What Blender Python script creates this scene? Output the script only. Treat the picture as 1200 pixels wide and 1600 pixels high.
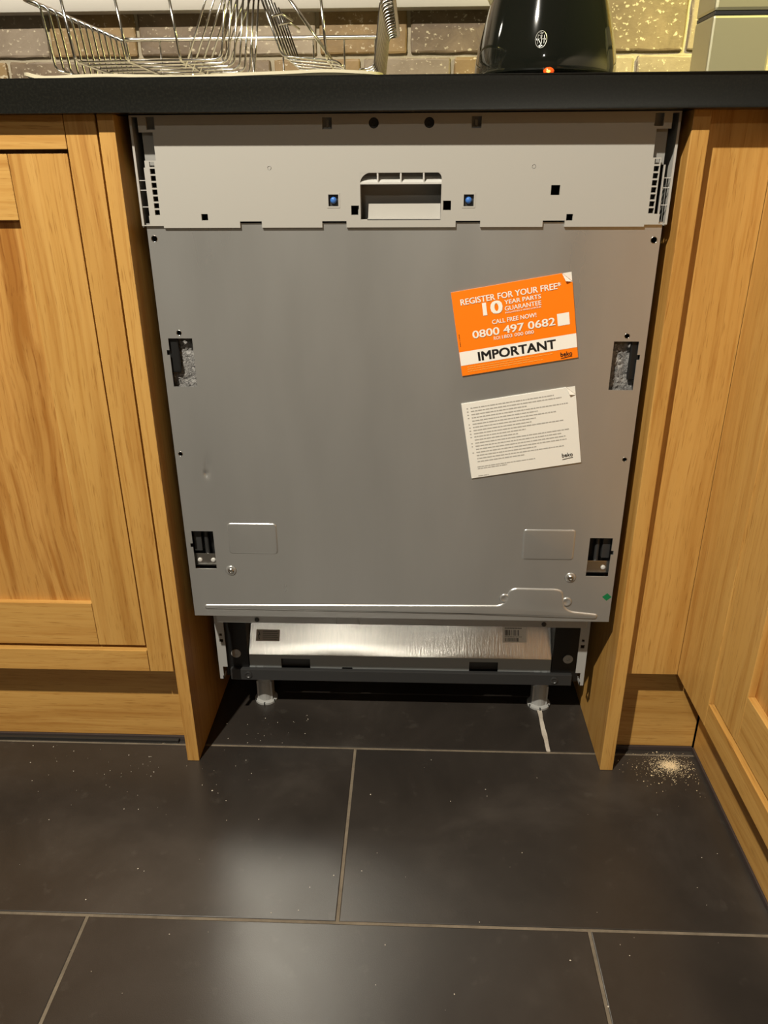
import bpy, bmesh, math, random
from mathutils import Vector, Matrix
random.seed(7)
for o in list(bpy.data.objects): bpy.data.objects.remove(o)
SC = bpy.context.scene; COL = SC.collection

# ------------------------------------------------------------------ camera
CAM = (0.0157, -0.9205, 0.8351)
YAW, PITCH, ROLL, FPX = -0.0402, -0.4234, -0.0057, 1195.67
fw = Vector((math.sin(YAW)*math.cos(PITCH), math.cos(YAW)*math.cos(PITCH), math.sin(PITCH)))
r0 = Vector((math.cos(YAW), -math.sin(YAW), 0)); u0 = r0.cross(fw)
rt = math.cos(ROLL)*r0 + math.sin(ROLL)*u0; up = -math.sin(ROLL)*r0 + math.cos(ROLL)*u0
cd = bpy.data.cameras.new('camera'); cam = bpy.data.objects.new('camera', cd); COL.objects.link(cam)
cam.matrix_world = Matrix(((rt.x, up.x, -fw.x, CAM[0]), (rt.y, up.y, -fw.y, CAM[1]), (rt.z, up.z, -fw.z, CAM[2]), (0, 0, 0, 1)))
cd.sensor_fit = 'HORIZONTAL'; cd.sensor_width = 36; cd.lens = 36*FPX/1200; cd.clip_start = .02
SC.camera = cam

# ------------------------------------------------------------------ world, lamps, exposure
W = bpy.data.worlds.new('world'); SC.world = W; W.use_nodes = True
bg = W.node_tree.nodes['Background']; bg.inputs[0].default_value = (1, .9, .75, 1); bg.inputs[1].default_value = .02
def spot(name, loc, power, color, radius=.03, cone=120, blend=.6, aim=(0, 0, -1)):
    l = bpy.data.lights.new(name, 'SPOT'); l.energy = power; l.color = color; l.shadow_soft_size = radius
    l.spot_size = math.radians(cone); l.spot_blend = blend
    o = bpy.data.objects.new(name, l); COL.objects.link(o); o.location = loc
    o.rotation_euler = Vector(aim).to_track_quat('-Z', 'Y').to_euler(); return o
WARM = (1, .93, .79)
spot('ceiling_spot', (-.66, -1.28, 2.28), 300, WARM, .022, 130, .15)
spot('ceiling_spot', (-.49, -3.50, 2.28), 42, WARM, .035, 150, .15)
spot('wall_unit_lamp', (.64, .20, 1.36), 38, (1, .91, .30), .03, 150)
spot('wall_unit_lamp', (-.75, .34, 1.42), 2, WARM, .03, 150)
SC.view_settings.view_transform = 'Standard'; SC.view_settings.look = 'None'
SC.view_settings.gamma = 1; SC.view_settings.exposure = 0; SC.view_settings.use_curve_mapping = False

# ------------------------------------------------------------------ materials
class NT:
    def __init__(s, name):
        s.m = bpy.data.materials.new(name); s.m.use_nodes = True; s.t = s.m.node_tree
        s.p = s.t.nodes['Principled BSDF']
    def n(s, ty, **k):
        nd = s.t.nodes.new(ty)
        for a, v in k.items():
            if a in nd.inputs: nd.inputs[a].default_value = v
            else: setattr(nd, a, v)
        return nd
    def l(s, a, b): s.t.links.new(a, b)
    def noise(s, vec, scale, detail=4, rough=.55, dist=0):
        nd = s.n('ShaderNodeTexNoise'); nd.inputs['Scale'].default_value = scale; nd.inputs['Detail'].default_value = detail
        nd.inputs['Roughness'].default_value = rough; nd.inputs['Distortion'].default_value = dist
        if vec is not None: s.l(vec, nd.inputs['Vector'])
        return nd.outputs['Fac']
    def ramp(s, fac, stops):
        r = s.n('ShaderNodeValToRGB'); e = r.color_ramp.elements
        while len(e) < len(stops): e.new(.5)
        for el, (p, c) in zip(e, stops): el.position = p; el.color = (*c, 1) if len(c) == 3 else c
        s.l(fac, r.inputs[0]); return r.outputs[0]
    def mix(s, a, b, fac, mode='MIX'):
        m = s.n('ShaderNodeMix', data_type='RGBA', blend_type=mode)
        for i, v in ((0, fac), (6, a), (7, b)):
            if hasattr(v, 'links') or hasattr(v, 'is_linked'): s.l(v, m.inputs[i])
            else: m.inputs[i].default_value = v if i == 0 else (*v, 1)
        return m.outputs[2]
    def bump(s, h, strength, dist=.001):
        b = s.n('ShaderNodeBump'); b.inputs['Strength'].default_value = strength; b.inputs['Distance'].default_value = dist
        s.l(h, b.inputs['Height']); s.l(b.outputs[0], s.p.inputs['Normal']); return b
    def coord(s, rnd=True):
        c = s.n('ShaderNodeTexCoord').outputs['Object']
        if not rnd: return c
        oi = s.n('ShaderNodeObjectInfo'); mu = s.n('ShaderNodeMath', operation='MULTIPLY'); mu.inputs[1].default_value = 23.0
        s.l(oi.outputs['Random'], mu.inputs[0])
        a = s.n('ShaderNodeVectorMath', operation='ADD'); s.l(c, a.inputs[0]); s.l(mu.outputs[0], a.inputs[1]); return a.outputs[0]
    def mapping(s, vec, scale):
        m = s.n('ShaderNodeMapping'); m.inputs['Scale'].default_value = scale; s.l(vec, m.inputs[0]); return m.outputs[0]
    def val(s, **k):
        for a, v in k.items():
            a = a.replace('_', ' ')
            s.p.inputs[a].default_value = (*v, 1) if isinstance(v, tuple) and len(v) == 3 else v
        return s
def plain(name, col, rough=.5, metal=0, **k):
    t = NT(name); t.val(Base_Color=col, Roughness=rough, Metallic=metal, **k); return t.m
def oak(name, axis, dark, mid, light, bold=1.0):
    t = NT(name); v = t.coord()
    i = 'XYZ'.index(axis)
    def st(k): q = [1, 1, 1]; q[i] = k; return q
    bend = t.n('ShaderNodeVectorMath', operation='ADD'); nz = t.n('ShaderNodeTexNoise'); nz.inputs['Scale'].default_value = 3.5; nz.inputs['Detail'].default_value = 2*bold
    t.l(t.mapping(v, st(.5)), nz.inputs['Vector']); sb = t.n('ShaderNodeVectorMath', operation='SCALE'); sb.inputs['Scale'].default_value = .035*bold
    t.l(nz.outputs['Color'], sb.inputs[0]); t.l(v, bend.inputs[0]); t.l(sb.outputs[0], bend.inputs[1]); v = bend.outputs[0]
    f1 = t.noise(t.mapping(v, st(.022)), 210, 5, .6)
    f2 = t.noise(t.mapping(v, st(.06)), 11, 4, .55)
    f3 = t.noise(t.mapping(v, st(.045)), 620, 2, .5)
    f4 = t.noise(t.mapping(v, st(.03)), 55, 3, .5)
    c = t.ramp(f2, [(.3, mid), (.5, light), (.7, mid)])
    c = t.mix(c, t.ramp(f4, [(.38, dark), (.5, (1, 1, 1)), (.68, (1.0, .97, .9))]), .42*bold, 'MULTIPLY')
    c = t.mix(c, t.ramp(f1, [(.34, dark), (.5, (1, 1, 1)), (.7, (1.0, .98, .94))]), .5, 'MULTIPLY')
    c = t.mix(c, t.ramp(f3, [(.30, (.5, .38, .22)), (.40, (1, 1, 1))]), .5, 'MULTIPLY')
    t.l(c, t.p.inputs['Base Color']); t.val(Roughness=.42); t.bump(f1, .12, .0006); return t.m
OD, OM, OL = (.70, .55, .34), (.48, .258, .064), (.56, .320, .090)
OAKZ = oak('oak_upright', 'Z', OD, OM, OL); OAKX = oak('oak_across', 'X', OD, OM, OL); OAKY = oak('oak_deep', 'Y', OD, OM, OL)
OAKP = oak('oak_panel', 'Z', (.62, .45, .24), (.42, .205, .046), (.53, .28, .075), 1.9)

def worktop_mat():
    t = NT('black_granite'); v = t.coord(False)
    t.l(t.ramp(t.noise(v, 420, 3), [(.45, (.007, .0072, .006)), (.75, (.014, .014, .011))]), t.p.inputs['Base Color'])
    t.val(Roughness=.3); return t.m
def slate_mat():
    t = NT('dark_slate_tile'); v = t.coord()
    f = t.noise(v, 5, 8, .62, .4); g = t.noise(v, 38, 5, .6); s_ = t.noise(v, 900, 2)
    c = t.ramp(f, [(.32, (.0225, .0188, .0160)), (.52, (.031, .0258, .0218)), (.72, (.050, .042, .0355))])
    c = t.mix(c, t.ramp(g, [(.62, (0, 0, 0)), (.8, (.035, .032, .027))]), .6, 'ADD')
    t.l(c, t.p.inputs['Base Color'])
    t.l(t.ramp(f, [(.3, (.27,)*3), (.7, (.40,)*3)]), t.p.inputs['Roughness'])
    t.val(Coat_Weight=.12, Coat_Roughness=.30)
    m = t.mix(f, s_, .25); t.bump(m, .16, .002); return t.m
def grout_mat(name, a, b):
    t = NT(name); v = t.coord(False)
    t.l(t.ramp(t.noise(v, 30, 6, .7), [(.3, a), (.7, b)]), t.p.inputs['Base Color']); t.val(Roughness=.9)
    t.bump(t.noise(v, 400, 3), .5, .001); return t.m
def sheet_mat():
    t = NT('grey_steel_sheet'); v = t.coord(False)
    f = t.noise(t.mapping(v, (1, 1, .25)), 9, 4, .5); g = t.noise(v, 700, 2)
    t.l(t.ramp(f, [(.3, (.50, .50, .485)), (.7, (.57, .57, .555))]), t.p.inputs['Base Color'])
    t.l(t.ramp(f, [(.3, (.26,)*3), (.7, (.34,)*3)]), t.p.inputs['Roughness'])
    t.val(Metallic=.72)
    b0 = t.bump(t.noise(v, 3.5, 2), .10, .01)
    sx = t.n('ShaderNodeSeparateXYZ'); t.l(v, sx.inputs[0])
    def M_(op, a, b=None):
        n = t.n('ShaderNodeMath', operation=op)
        for i, q in enumerate((a, b)):
            if q is None: continue
            if isinstance(q, (int, float)): n.inputs[i].default_value = q
            else: t.l(q, n.inputs[i])
        return n.outputs[0]
    def dent(cx, cz, sg, asp, dep):       # a shallow knock in the steel
        a = M_('MULTIPLY', M_('SUBTRACT', sx.outputs[0], cx), asp); b = M_('SUBTRACT', sx.outputs[2], cz)
        r2 = M_('ADD', M_('MULTIPLY', a, a), M_('MULTIPLY', b, b))
        return M_('MULTIPLY', M_('EXPONENT', M_('MULTIPLY', r2, -.5/sg**2)), -dep)
    h = M_('ADD', dent(-.2535, .4705, .0036, 1.4, .0016), dent(-.2515, .480, .010, 3.0, .0014))
    b1 = t.n('ShaderNodeBump'); b1.inputs['Strength'].default_value = 1; b1.inputs['Distance'].default_value = 1
    t.l(h, b1.inputs['Height']); t.l(b1.outputs[0], b0.inputs['Normal']); return t.m
def galv_mat():
    t = NT('galvanised_steel'); v = t.coord(False)
    f = t.noise(t.mapping(v, (6, 1, .6)), 60, 4, .6); g = t.noise(v, 7, 2)
    t.l(t.ramp(f, [(.3, (.60, .58, .55)), (.7, (.74, .72, .68))]), t.p.inputs['Base Color'])
    t.val(Metallic=1.0, Roughness=.27); t.bump(t.mix(f, g, .6), .25, .002); return t.m
def travertine(name, a, b):
    t = NT(name); v = t.coord()
    f = t.noise(v, 16, 6, .65, .8); pit = t.noise(t.mapping(v, (1, 1, 1.4)), 120, 4, .6)
    c = t.ramp(f, [(.3, a), (.68, b)])
    pm = t.ramp(pit, [(.60, (0, 0, 0)), (.66, (1, 1, 1))])
    c = t.mix(c, (.62, .54, .38), t.mix((0, 0, 0), pm, .65)); t.l(c, t.p.inputs['Base Color'])
    t.val(Roughness=.55); t.bump(t.mix(f, pit, .5), .4, .0015); return t.m
def foil_mat():
    t = NT('crumpled_foil_wool'); v = t.coord(False)
    f = t.noise(v, 190, 5, .7, 1.5)
    t.l(t.ramp(f, [(.3, (.06, .06, .06)), (.52, (.30, .29, .28)), (.7, (.52, .50, .48))]), t.p.inputs['Base Color'])
    t.val(Roughness=.5, Metallic=.3); t.bump(f, 1, .003); return t.m
M = dict(pgrout=grout_mat('pale_grout', (.38, .33, .27), (.58, .53, .46)), worktop=worktop_mat(), slate=slate_mat(), grout=grout_mat('floor_grout', (.11, .088, .062), (.20, .162, .115)),
    wgrout=grout_mat('wall_grout', (.28, .24, .165), (.40, .345, .25)), sheet=sheet_mat(), galv=galv_mat(), foil=foil_mat(),
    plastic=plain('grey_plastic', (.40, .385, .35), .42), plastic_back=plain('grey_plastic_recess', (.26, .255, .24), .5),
    shiny_plastic=plain('pale_plastic', (.52, .51, .48), .35), black=plain('black_plastic', (.005, .005, .005), .5),
    bar=plain('black_painted_bar', (.03, .03, .03), .4), flange=plain('grey_flange', (.24, .26, .265), .5), foot=plain('grey_foot_plastic', (.34, .34, .33), .5),
    hole=plain('dark_socket', (.02, .02, .02), .6), blue=plain('blue_screw_cap', (.05, .16, .48), .25),
    steel=plain('bright_steel', (.62, .61, .58), .25, 1.0), chrome=plain('chrome_wire', (.66, .64, .60), .16, 1.0),
    orange=plain('orange_card', (.95, .21, .0015), .45), white=plain('white_card', (.78, .76, .70), .5), ink=plain('black_ink', (.008, .008, .008), .5),
    wink=plain('white_ink', (.88, .85, .78), .5), pale_orange=plain('pale_orange_ink', (.95, .42, .08), .5), greyink=plain('grey_ink', (.40, .39, .36), .6),
    green=plain('green_sticker', (.004, .16, .055), .4), tan=plain('tan_label', (.30, .25, .19), .5),
    cream=plain('cream_plastic', (.62, .56, .40), .4), kettle=plain('gloss_black', (.007, .008, .006), .06, 0, Coat_Weight=.6),
    trim=plain('white_paint', (.47, .44, .39), .45), paint=plain('cream_wall_paint', (.34, .29, .22), .8), seal=plain('brown_seal', (.05, .036, .032), .45),
    strip=plain('black_rubber_strip', (.02, .019, .018), .35), canister=plain('brushed_canister_steel', (.62, .59, .40), .42, .85),
    dustm=plain('pale_sawdust', (.70, .55, .34), .9), chip=plain('pale_crumb', (.62, .56, .46), .8), silver=plain('silver_print', (.62, .62, .58), .4, .5))
t = NT('red_neon'); t.val(Base_Color=(.8, .08, .01), Roughness=.2, Emission_Color=(1, .10, .01), Emission_Strength=.55); M['neon'] = t.m
t = NT('neon_core'); t.val(Base_Color=(1, .5, .1), Emission_Color=(1, .42, .06), Emission_Strength=3); M['core'] = t.m
TRAV = [travertine('travertine_walnut', (.10, .067, .038), (.19, .135, .082)), travertine('travertine_taupe', (.18, .135, .092), (.26, .205, .145)),
        travertine('travertine_gold', (.165, .100, .036), (.27, .175, .072)), travertine('travertine_sand', (.24, .185, .125), (.33, .265, .185))]

# ------------------------------------------------------------------ mesh helpers (all coordinates are world metres)
def tag(o, label=None, cat=None, group=None, kind=None):
    for k, v in (('label', label), ('category', cat), ('group', group), ('kind', kind)):
        if v: o[k] = v
    return o
def root(name, loc, label, cat, group=None):
    o = bpy.data.objects.new(name, None); COL.objects.link(o); o.location = loc; o.empty_display_size = .05
    return tag(o, label, cat, group)
def wloc(p):
    v = Vector((0, 0, 0))
    while p is not None: v += p.location; p = p.parent
    return v
def obj(name, bm, mat, parent=None, origin=None, smooth=False):
    base = wloc(parent)
    if origin is None:
        origin = base if parent is not None else sum((v.co for v in bm.verts), Vector())/max(1, len(bm.verts))
    origin = Vector(origin)
    for v in bm.verts: v.co -= origin
    bmesh.ops.recalc_face_normals(bm, faces=bm.faces)
    me = bpy.data.meshes.new(name); bm.to_mesh(me); bm.free()
    if smooth:
        for p in me.polygons: p.use_smooth = True
        if smooth is not True: me.set_sharp_from_angle(angle=math.radians(smooth))
    for m in (mat if isinstance(mat, (list, tuple)) else [mat]): me.materials.append(m)
    o = bpy.data.objects.new(name, me); COL.objects.link(o)
    if parent is not None: o.parent = parent
    o.location = origin - base
    return o
def box(bm, x0, x1, y0, y1, z0, z1, bev=0, mi=0):
    vs = [bm.verts.new((x, y, z)) for x in (x0, x1) for y in (y0, y1) for z in (z0, z1)]
    fs = [bm.faces.new([vs[i] for i in q]) for q in ((0, 1, 3, 2), (4, 6, 7, 5), (0, 4, 5, 1), (2, 3, 7, 6), (0, 2, 6, 4), (1, 5, 7, 3))]
    for f in fs: f.material_index = mi
    if bev: bmesh.ops.bevel(bm, geom=list({e for f in fs for e in f.edges}), offset=bev, segments=2, profile=.6, affect='EDGES')
    return vs
def bx(name, mat, parent, x0, x1, y0, y1, z0, z1, bev=.0008, **k):
    bm = bmesh.new(); box(bm, x0, x1, y0, y1, z0, z1, bev); return obj(name, bm, mat, parent, **k)
def tube(bm, pts, r, n=7, cap=True, closed=False):
    pts = [Vector(p) for p in pts]; rings = []; N = len(pts); prev = None
    for i, p in enumerate(pts):
        a = pts[i-1] if (i or closed) else p; b = pts[(i+1) % N] if (i < N-1 or closed) else p
        d = (b-a).normalized()
        if prev is None: u = d.orthogonal().normalized()
        else: u = (prev - d*prev.dot(d)).normalized()
        prev = u; w = d.cross(u)
        rings.append([bm.verts.new(p + r*(math.cos(2*math.pi*k/n)*u + math.sin(2*math.pi*k/n)*w)) for k in range(n)])
    for i in range(N if closed else N-1):
        A, B = rings[i], rings[(i+1) % N]
        for k in range(n): bm.faces.new((A[k], A[(k+1) % n], B[(k+1) % n], B[k]))
    if cap and not closed: bm.faces.new(rings[0]); bm.faces.new(rings[-1])
def arc_path(pts, rad, seg=4):
    """polyline with its corners rounded"""
    pts = [Vector(p) for p in pts]; out = [pts[0]]
    for a, b, c in zip(pts, pts[1:], pts[2:]):
        r = min(rad, (b-a).length*.45, (c-b).length*.45); p0 = b + (a-b).normalized()*r; p1 = b + (c-b).normalized()*r
        for k in range(seg+1):
            q = k/seg; out.append((1-q)**2*p0 + 2*q*(1-q)*b + q*q*p1)
    return out + [pts[-1]]
def lathe(bm, prof, c, n=32, axis='Z', mi=0):
    rings = []
    for r, h in prof:
        ring = []
        for k in range(n):
            a = 2*math.pi*k/n; u, w = r*math.cos(a), r*math.sin(a)
            ring.append(bm.verts.new((c[0]+u, c[1]+w, c[2]+h) if axis == 'Z' else (c[0]+u, c[1]-h, c[2]+w)))
        rings.append(ring)
    for A, B in zip(rings, rings[1:]):
        for k in range(n): bm.faces.new((A[k], A[(k+1) % n], B[(k+1) % n], B[k])).material_index = mi
    bm.faces.new(rings[0]).material_index = mi; bm.faces.new(rings[-1]).material_index = mi
def plate(bm, x0, x1, z0, z1, y, th, rects, rounds=(), n=14):
    """sheet in the XZ plane, front face at y, with rectangular and round through holes"""
    rr = [(cx-r*1.3, cx+r*1.3, cz-r*1.3, cz+r*1.3) for cx, cz, r in rounds]
    cl = lambda v, a, b: min(max(v, a), b)
    xs = sorted({round(v, 5) for v in [x0, x1] + [cl(v, x0, x1) for q in list(rects)+rr for v in q[:2]]})
    zs = sorted({round(v, 5) for v in [z0, z1] + [cl(v, z0, z1) for q in list(rects)+rr for v in q[2:4]]})
    inside = lambda x, z, q: q[0] < x < q[1] and q[2] < z < q[3]
    def solid(i, j):
        if i < 0 or j < 0 or i >= len(xs)-1 or j >= len(zs)-1: return False
        x, z = (xs[i]+xs[i+1])/2, (zs[j]+zs[j+1])/2
        return not any(inside(x, z, q) for q in rects)
    def rnd(i, j):
        x, z = (xs[i]+xs[i+1])/2, (zs[j]+zs[j+1])/2
        return any(inside(x, z, q) for q in rr)
    cache = {}
    def V(i, j, b):
        k = (i, j, b)
        if k not in cache: cache[k] = bm.verts.new((xs[i], y+(th if b else 0), zs[j]))
        return cache[k]
    for i in range(len(xs)-1):
        for j in range(len(zs)-1):
            if not solid(i, j): continue
            if not rnd(i, j):
                for b in (0, 1): bm.faces.new((V(i, j, b), V(i+1, j, b), V(i+1, j+1, b), V(i, j+1, b)))
            for di, dj, e in ((-1, 0, ((i, j), (i, j+1))), (1, 0, ((i+1, j), (i+1, j+1))), (0, -1, ((i, j), (i+1, j))), (0, 1, ((i, j+1), (i+1, j+1)))):
                if not solid(i+di, j+dj):
                    (a, b), (c, d) = e; bm.faces.new((V(a, b, 0), V(c, d, 0), V(c, d, 1), V(a, b, 1)))
    for (cx, cz, r), q in zip(rounds, rr):
        cor = [(q[1], q[3]), (q[0], q[3]), (q[0], q[2]), (q[1], q[2])]; m = 4
        fr = []; ring = []
        for yy in (y, y+th):
            cv = [bm.verts.new((a, yy, b)) for a, b in cor]
            ci = [bm.verts.new((cx+r*math.cos(2*math.pi*k/16), yy, cz+r*math.sin(2*math.pi*k/16))) for k in range(16)]
            for s in range(4):
                for k in range(m): bm.faces.new((cv[s], ci[(s*4+k) % 16], ci[(s*4+k+1) % 16]))
                bm.faces.new((cv[s-1], cv[s], ci[s*4]))
            ring.append(ci)
        for k in range(16): bm.faces.new((ring[0][k], ring[0][(k+1) % 16], ring[1][(k+1) % 16], ring[1][k]))
def emboss(bm, poly, y, h, d):
    """low pressed plateau on the XZ plane: outline poly, height h towards the viewer, sloped rim d"""
    n = len(poly); P = [Vector(p) for p in poly]
    area = sum(P[i].x*P[(i+1) % n].y - P[(i+1) % n].x*P[i].y for i in range(n)); s = 1 if area > 0 else -1
    rings = []
    for f, g in ((0, 0), (.25, .55), (.6, .92), (1, 1)):
        ring = []
        for i in range(n):
            a = (P[i]-P[i-1]).normalized(); b = (P[(i+1) % n]-P[i]).normalized()
            nn = (Vector((-a.y, a.x)) + Vector((-b.y, b.x)))*s; nn = nn.normalized() if nn.length > 1e-6 else Vector((-a.y, a.x))*s
            q = P[i]+nn*d*f; ring.append(bm.verts.new((q.x, y-h*g, q.y)))
        rings.append(ring)
    for A, B in zip(rings, rings[1:]):
        for i in range(n): bm.faces.new((A[i], A[(i+1) % n], B[(i+1) % n], B[i]))
    bm.faces.new(rings[-1])
def round_poly(pts, rad, seg=4):
    P = [Vector(p) for p in pts]; n = len(P); out = []
    for i in range(n):
        a, b, c = P[i-1], P[i], P[(i+1) % n]; r = min(rad, (b-a).length*.48, (c-b).length*.48)
        p0 = b+(a-b).normalized()*r; p1 = b+(c-b).normalized()*r
        for k in range(seg+1): q = k/seg; out.append((1-q)**2*p0+2*q*(1-q)*b+q*q*p1)
    return out
def prism_xz(bm, poly, y0, y1, mi=0):
    A = [bm.verts.new((p[0], y0, p[1])) for p in poly]; B = [bm.verts.new((p[0], y1, p[1])) for p in poly]; n = len(poly)
    for f in [bm.faces.new(A), bm.faces.new(B)] + [bm.faces.new((A[i], A[(i+1) % n], B[(i+1) % n], B[i])) for i in range(n)]: f.material_index = mi
def prism_yz(bm, poly, x0, x1):
    A = [bm.verts.new((x0, p[0], p[1])) for p in poly]; B = [bm.verts.new((x1, p[0], p[1])) for p in poly]; n = len(poly)
    bm.faces.new(A); bm.faces.new(B)
    for i in range(n): bm.faces.new((A[i], A[(i+1) % n], B[(i+1) % n], B[i]))
def flat(bm, pts): bm.faces.new([bm.verts.new(p) for p in pts])

# ------------------------------------------------------------------ setting
ZT0, ZT1 = .8886, .9210        # worktop underside / top
YF = -.027                      # worktop front edge
WALLY = .56
bm = bmesh.new(); box(bm, -3.9, 1.06, -5.2, .62, -.06, -.0012)
floor = tag(obj('floor', bm, M['grout'], origin=(0, 0, 0)), kind='structure')
TW, TD, G = .6103, .3056, .0038
def slate_mesh():
    bm = bmesh.new(); box(bm, -(TW-G)/2, (TW-G)/2, -(TD-G)/2, (TD-G)/2, -.008, 0)
    es = [e for e in bm.edges if all(abs(v.co.z) < 1e-6 for v in e.verts)]
    bmesh.ops.bevel(bm, geom=es, offset=.0012, segments=2, profile=.5, affect='EDGES'); return bm
proto = None
for row in range(-9, 3):
    y0 = .0244 + row*TD
    off = -.0698 if row % 2 else .2333
    for k in range(-3, 3):
        xc = off + (k+.5)*TW
        if xc-TW/2 < -1.88 or xc+TW/2 > 1.6 or (abs(xc) > 1.0 and y0 > -.3) or xc > 1.04: continue
        x1 = min(xc+TW/2-G/2, 1.05)
        if y0+TD > .6: continue
        if xc+TW/2 > 1.05:
            bm = bmesh.new(); box(bm, xc-TW/2+G/2, 1.05, y0+G/2, y0+TD-G/2, -.008, 0, .001); obj('tile', bm, M['slate'], floor, origin=((xc-.3+1.05)/2, y0+TD/2, 0)); continue
        if proto is None: proto = obj('tile', slate_mesh(), M['slate'], floor, origin=(0, 0, 0)); o = proto
        else: o = proto.copy(); COL.objects.link(o)
        o.location = (xc, y0+TD/2, random.uniform(-.0003, 0))
        o.rotation_euler = (random.uniform(-.0006, .0006), random.uniform(-.0004, .0004), random.uniform(-.0006, .0006))
bm = bmesh.new(); rnd = random.Random(4); L_ = []; R_ = []
for k in range(9): y = .0265+k*.013; L_.append((.2333-rnd.uniform(.0030, .0046), y)); R_.append((.2333+rnd.uniform(.0024, .0040), y))
pl = L_+R_[::-1]; A = [bm.verts.new((x, y, -.002)) for x, y in pl]; B = [bm.verts.new((x, y, .0007)) for x, y in pl]; bm.faces.new(B); bm.faces.new(A)
for i in range(len(pl)): bm.faces.new((A[i], A[(i+1) % len(pl)], B[(i+1) % len(pl)], B[i]))
tag(obj('grout_joint', bm, M['pgrout'], floor), 'wide pale grout joint under the right foot of the dishwasher')
bm = bmesh.new(); box(bm, -3.9, 1.06, WALLY, .62, 0, 2.4)
wall_back = tag(obj('wall_back', bm, M['wgrout'], origin=(0, WALLY, 0)), kind='structure')
def trav_mesh(i):
    bm = bmesh.new(); box(bm, -.0722, .0722, WALLY-.006, WALLY+.004, -.0467, .0467, 0)
    rnd = random.Random(i)
    es = [e for e in bm.edges if True]
    bmesh.ops.bevel(bm, geom=es, offset=.003, segments=2, profile=.5, affect='EDGES')
    bmesh.ops.subdivide_edges(bm, edges=[e for e in bm.edges if e.calc_length() > .04], cuts=5)
    for v in bm.verts: v.co += Vector((rnd.uniform(-1, 1), rnd.uniform(-.3, .3), rnd.uniform(-1, 1)))*.0009
    return bm
wt = {}
PAT = {0: [1, 2, 0, 1, 0, 2, 1, 2, 3, 1, 3, 2, 1], 1: [1, 2, 0, 3, 2, 0, 1, 0, 1, 2, 0, 3, 1], 2: [0, 2, 1, 3, 0, 1, 2, 0, 3, 1, 2, 0, 3]}
for r in range(3):
    zc = .954 + r*.1
    for k in range(12):
        xc = (-.6805-.0755 if r % 2 == 0 else -.6021) + .0755*2*(k-1) + .0755*(r % 2)
        mi = PAT[r][k]; key = (mi, k % 3)
        if key not in wt:
            wt[key] = obj('tile', trav_mesh(hash(key) % 97), TRAV[mi], wall_back, origin=(0, WALLY, 0)); o = wt[key]
        else: o = wt[key].copy(); COL.objects.link(o)
        o.location = (xc, 0, zc)
# plain plaster above the tiling, side walls, wall behind the viewer, ceiling
bm = bmesh.new(); box(bm, -3.9, 1.06, WALLY-.002, WALLY, 1.21, 2.4); tag(obj('wall_back_plaster', bm, M['paint']), kind='structure').name = 'wall_upper'
for nm, a in (('wall_left', (-3.96, -3.9, -5.2, .62, 0, 2.4)), ('wall_right', (1.06, 1.12, -5.2, .62, 0, 2.4)), ('wall_front', (-3.96, 1.12, -5.26, -5.2, 0, 2.4)), ('ceiling', (-3.96, 1.12, -5.26, .62, 2.4, 2.46))):
    bm = bmesh.new(); box(bm, *a); tag(obj(nm, bm, M['paint']), kind='structure')
bm = bmesh.new(); box(bm, -1.3, .16, .524, WALLY-.006, 1.0665, 1.100, .007); tag(obj('trim_1', bm, M['trim'], smooth=40), 'white rounded window sill running above the travertine tiles', None, None, 'structure')

# ------------------------------------------------------------------ worktop, end panels, plinths
bm = bmesh.new()
prism = [(-1.30, YF), (.385, YF), (.385, -1.0), (1.055, -1.0), (1.055, .553), (-1.30, .553)]
A = [bm.verts.new((x, y, ZT0)) for x, y in prism]; B = [bm.verts.new((x, y, ZT1)) for x, y in prism]; n = len(prism)
bm.faces.new(A); bm.faces.new(B)
for i in range(n): bm.faces.new((A[i], A[(i+1) % n], B[(i+1) % n], B[i]))
bmesh.ops.bevel(bm, geom=list(bm.edges), offset=.003, segments=2, profile=.5, affect='EDGES')
tag(obj('worktop', bm, M['worktop'], smooth=30), 'polished black stone worktop running over the dishwasher and oak cabinets', 'worktop')
def end_panel(x0, x1, label):
    bm = bmesh.new(); box(bm, x0, x1, -.012, .555, 0, ZT0, .0012)
    return tag(obj('end_panel', bm, OAKZ, origin=((x0+x1)/2, .27, 0)), label, 'end panel', 'oak end panels flanking the dishwasher')
end_panel(-.3268, -.3085, 'narrow oak end panel on the left side of the dishwasher, beside the left cabinet')
end_panel(.3045, .3235, 'narrow oak end panel on the right side of the dishwasher, beside the corner filler board')
def plinth(label, loc, board, mat, seal, strip=None):
    r = root('plinth', loc, label, 'plinth')
    bx('board', mat, r, *board, bev=.001)
    bx('seal_strip', M['seal'], r, *seal, bev=.0006)
    if strip: bx('floor_strip', M['strip'], r, *strip, bev=.001)
    return r
plinth('long oak plinth board under the left cabinet with a black strip along its foot', (-.8, .04, 0), (-1.28, -.3275, .036, .052, .008, .1625), OAKX,
       (-1.28, -.3275, .034, .052, 0, .0075), (-1.28, -.352, .0268, .0335, 0, .005))
plinth('short oak plinth board recessed under the corner filler board', (.39, .04, 0), (.3245, .4565, .036, .052, .008, .19), OAKX, (.3245, .4565, .034, .052, 0, .0075))
plinth('oak plinth board along the foot of the right hand cabinet', (.465, -.4, 0), (.4580, .474, -1.0, .034, .008, .19), OAKY, (.4560, .474, -1.0, .034, 0, .0075))
bx('filler_board', OAKZ, None, .3245, .3994, .0030, .020, .167, ZT0, bev=.0003)
fb = bpy.data.objects['filler_board']; tag(fb, 'plain upright oak filler board in the corner right of the dishwasher', 'filler board')

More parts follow.
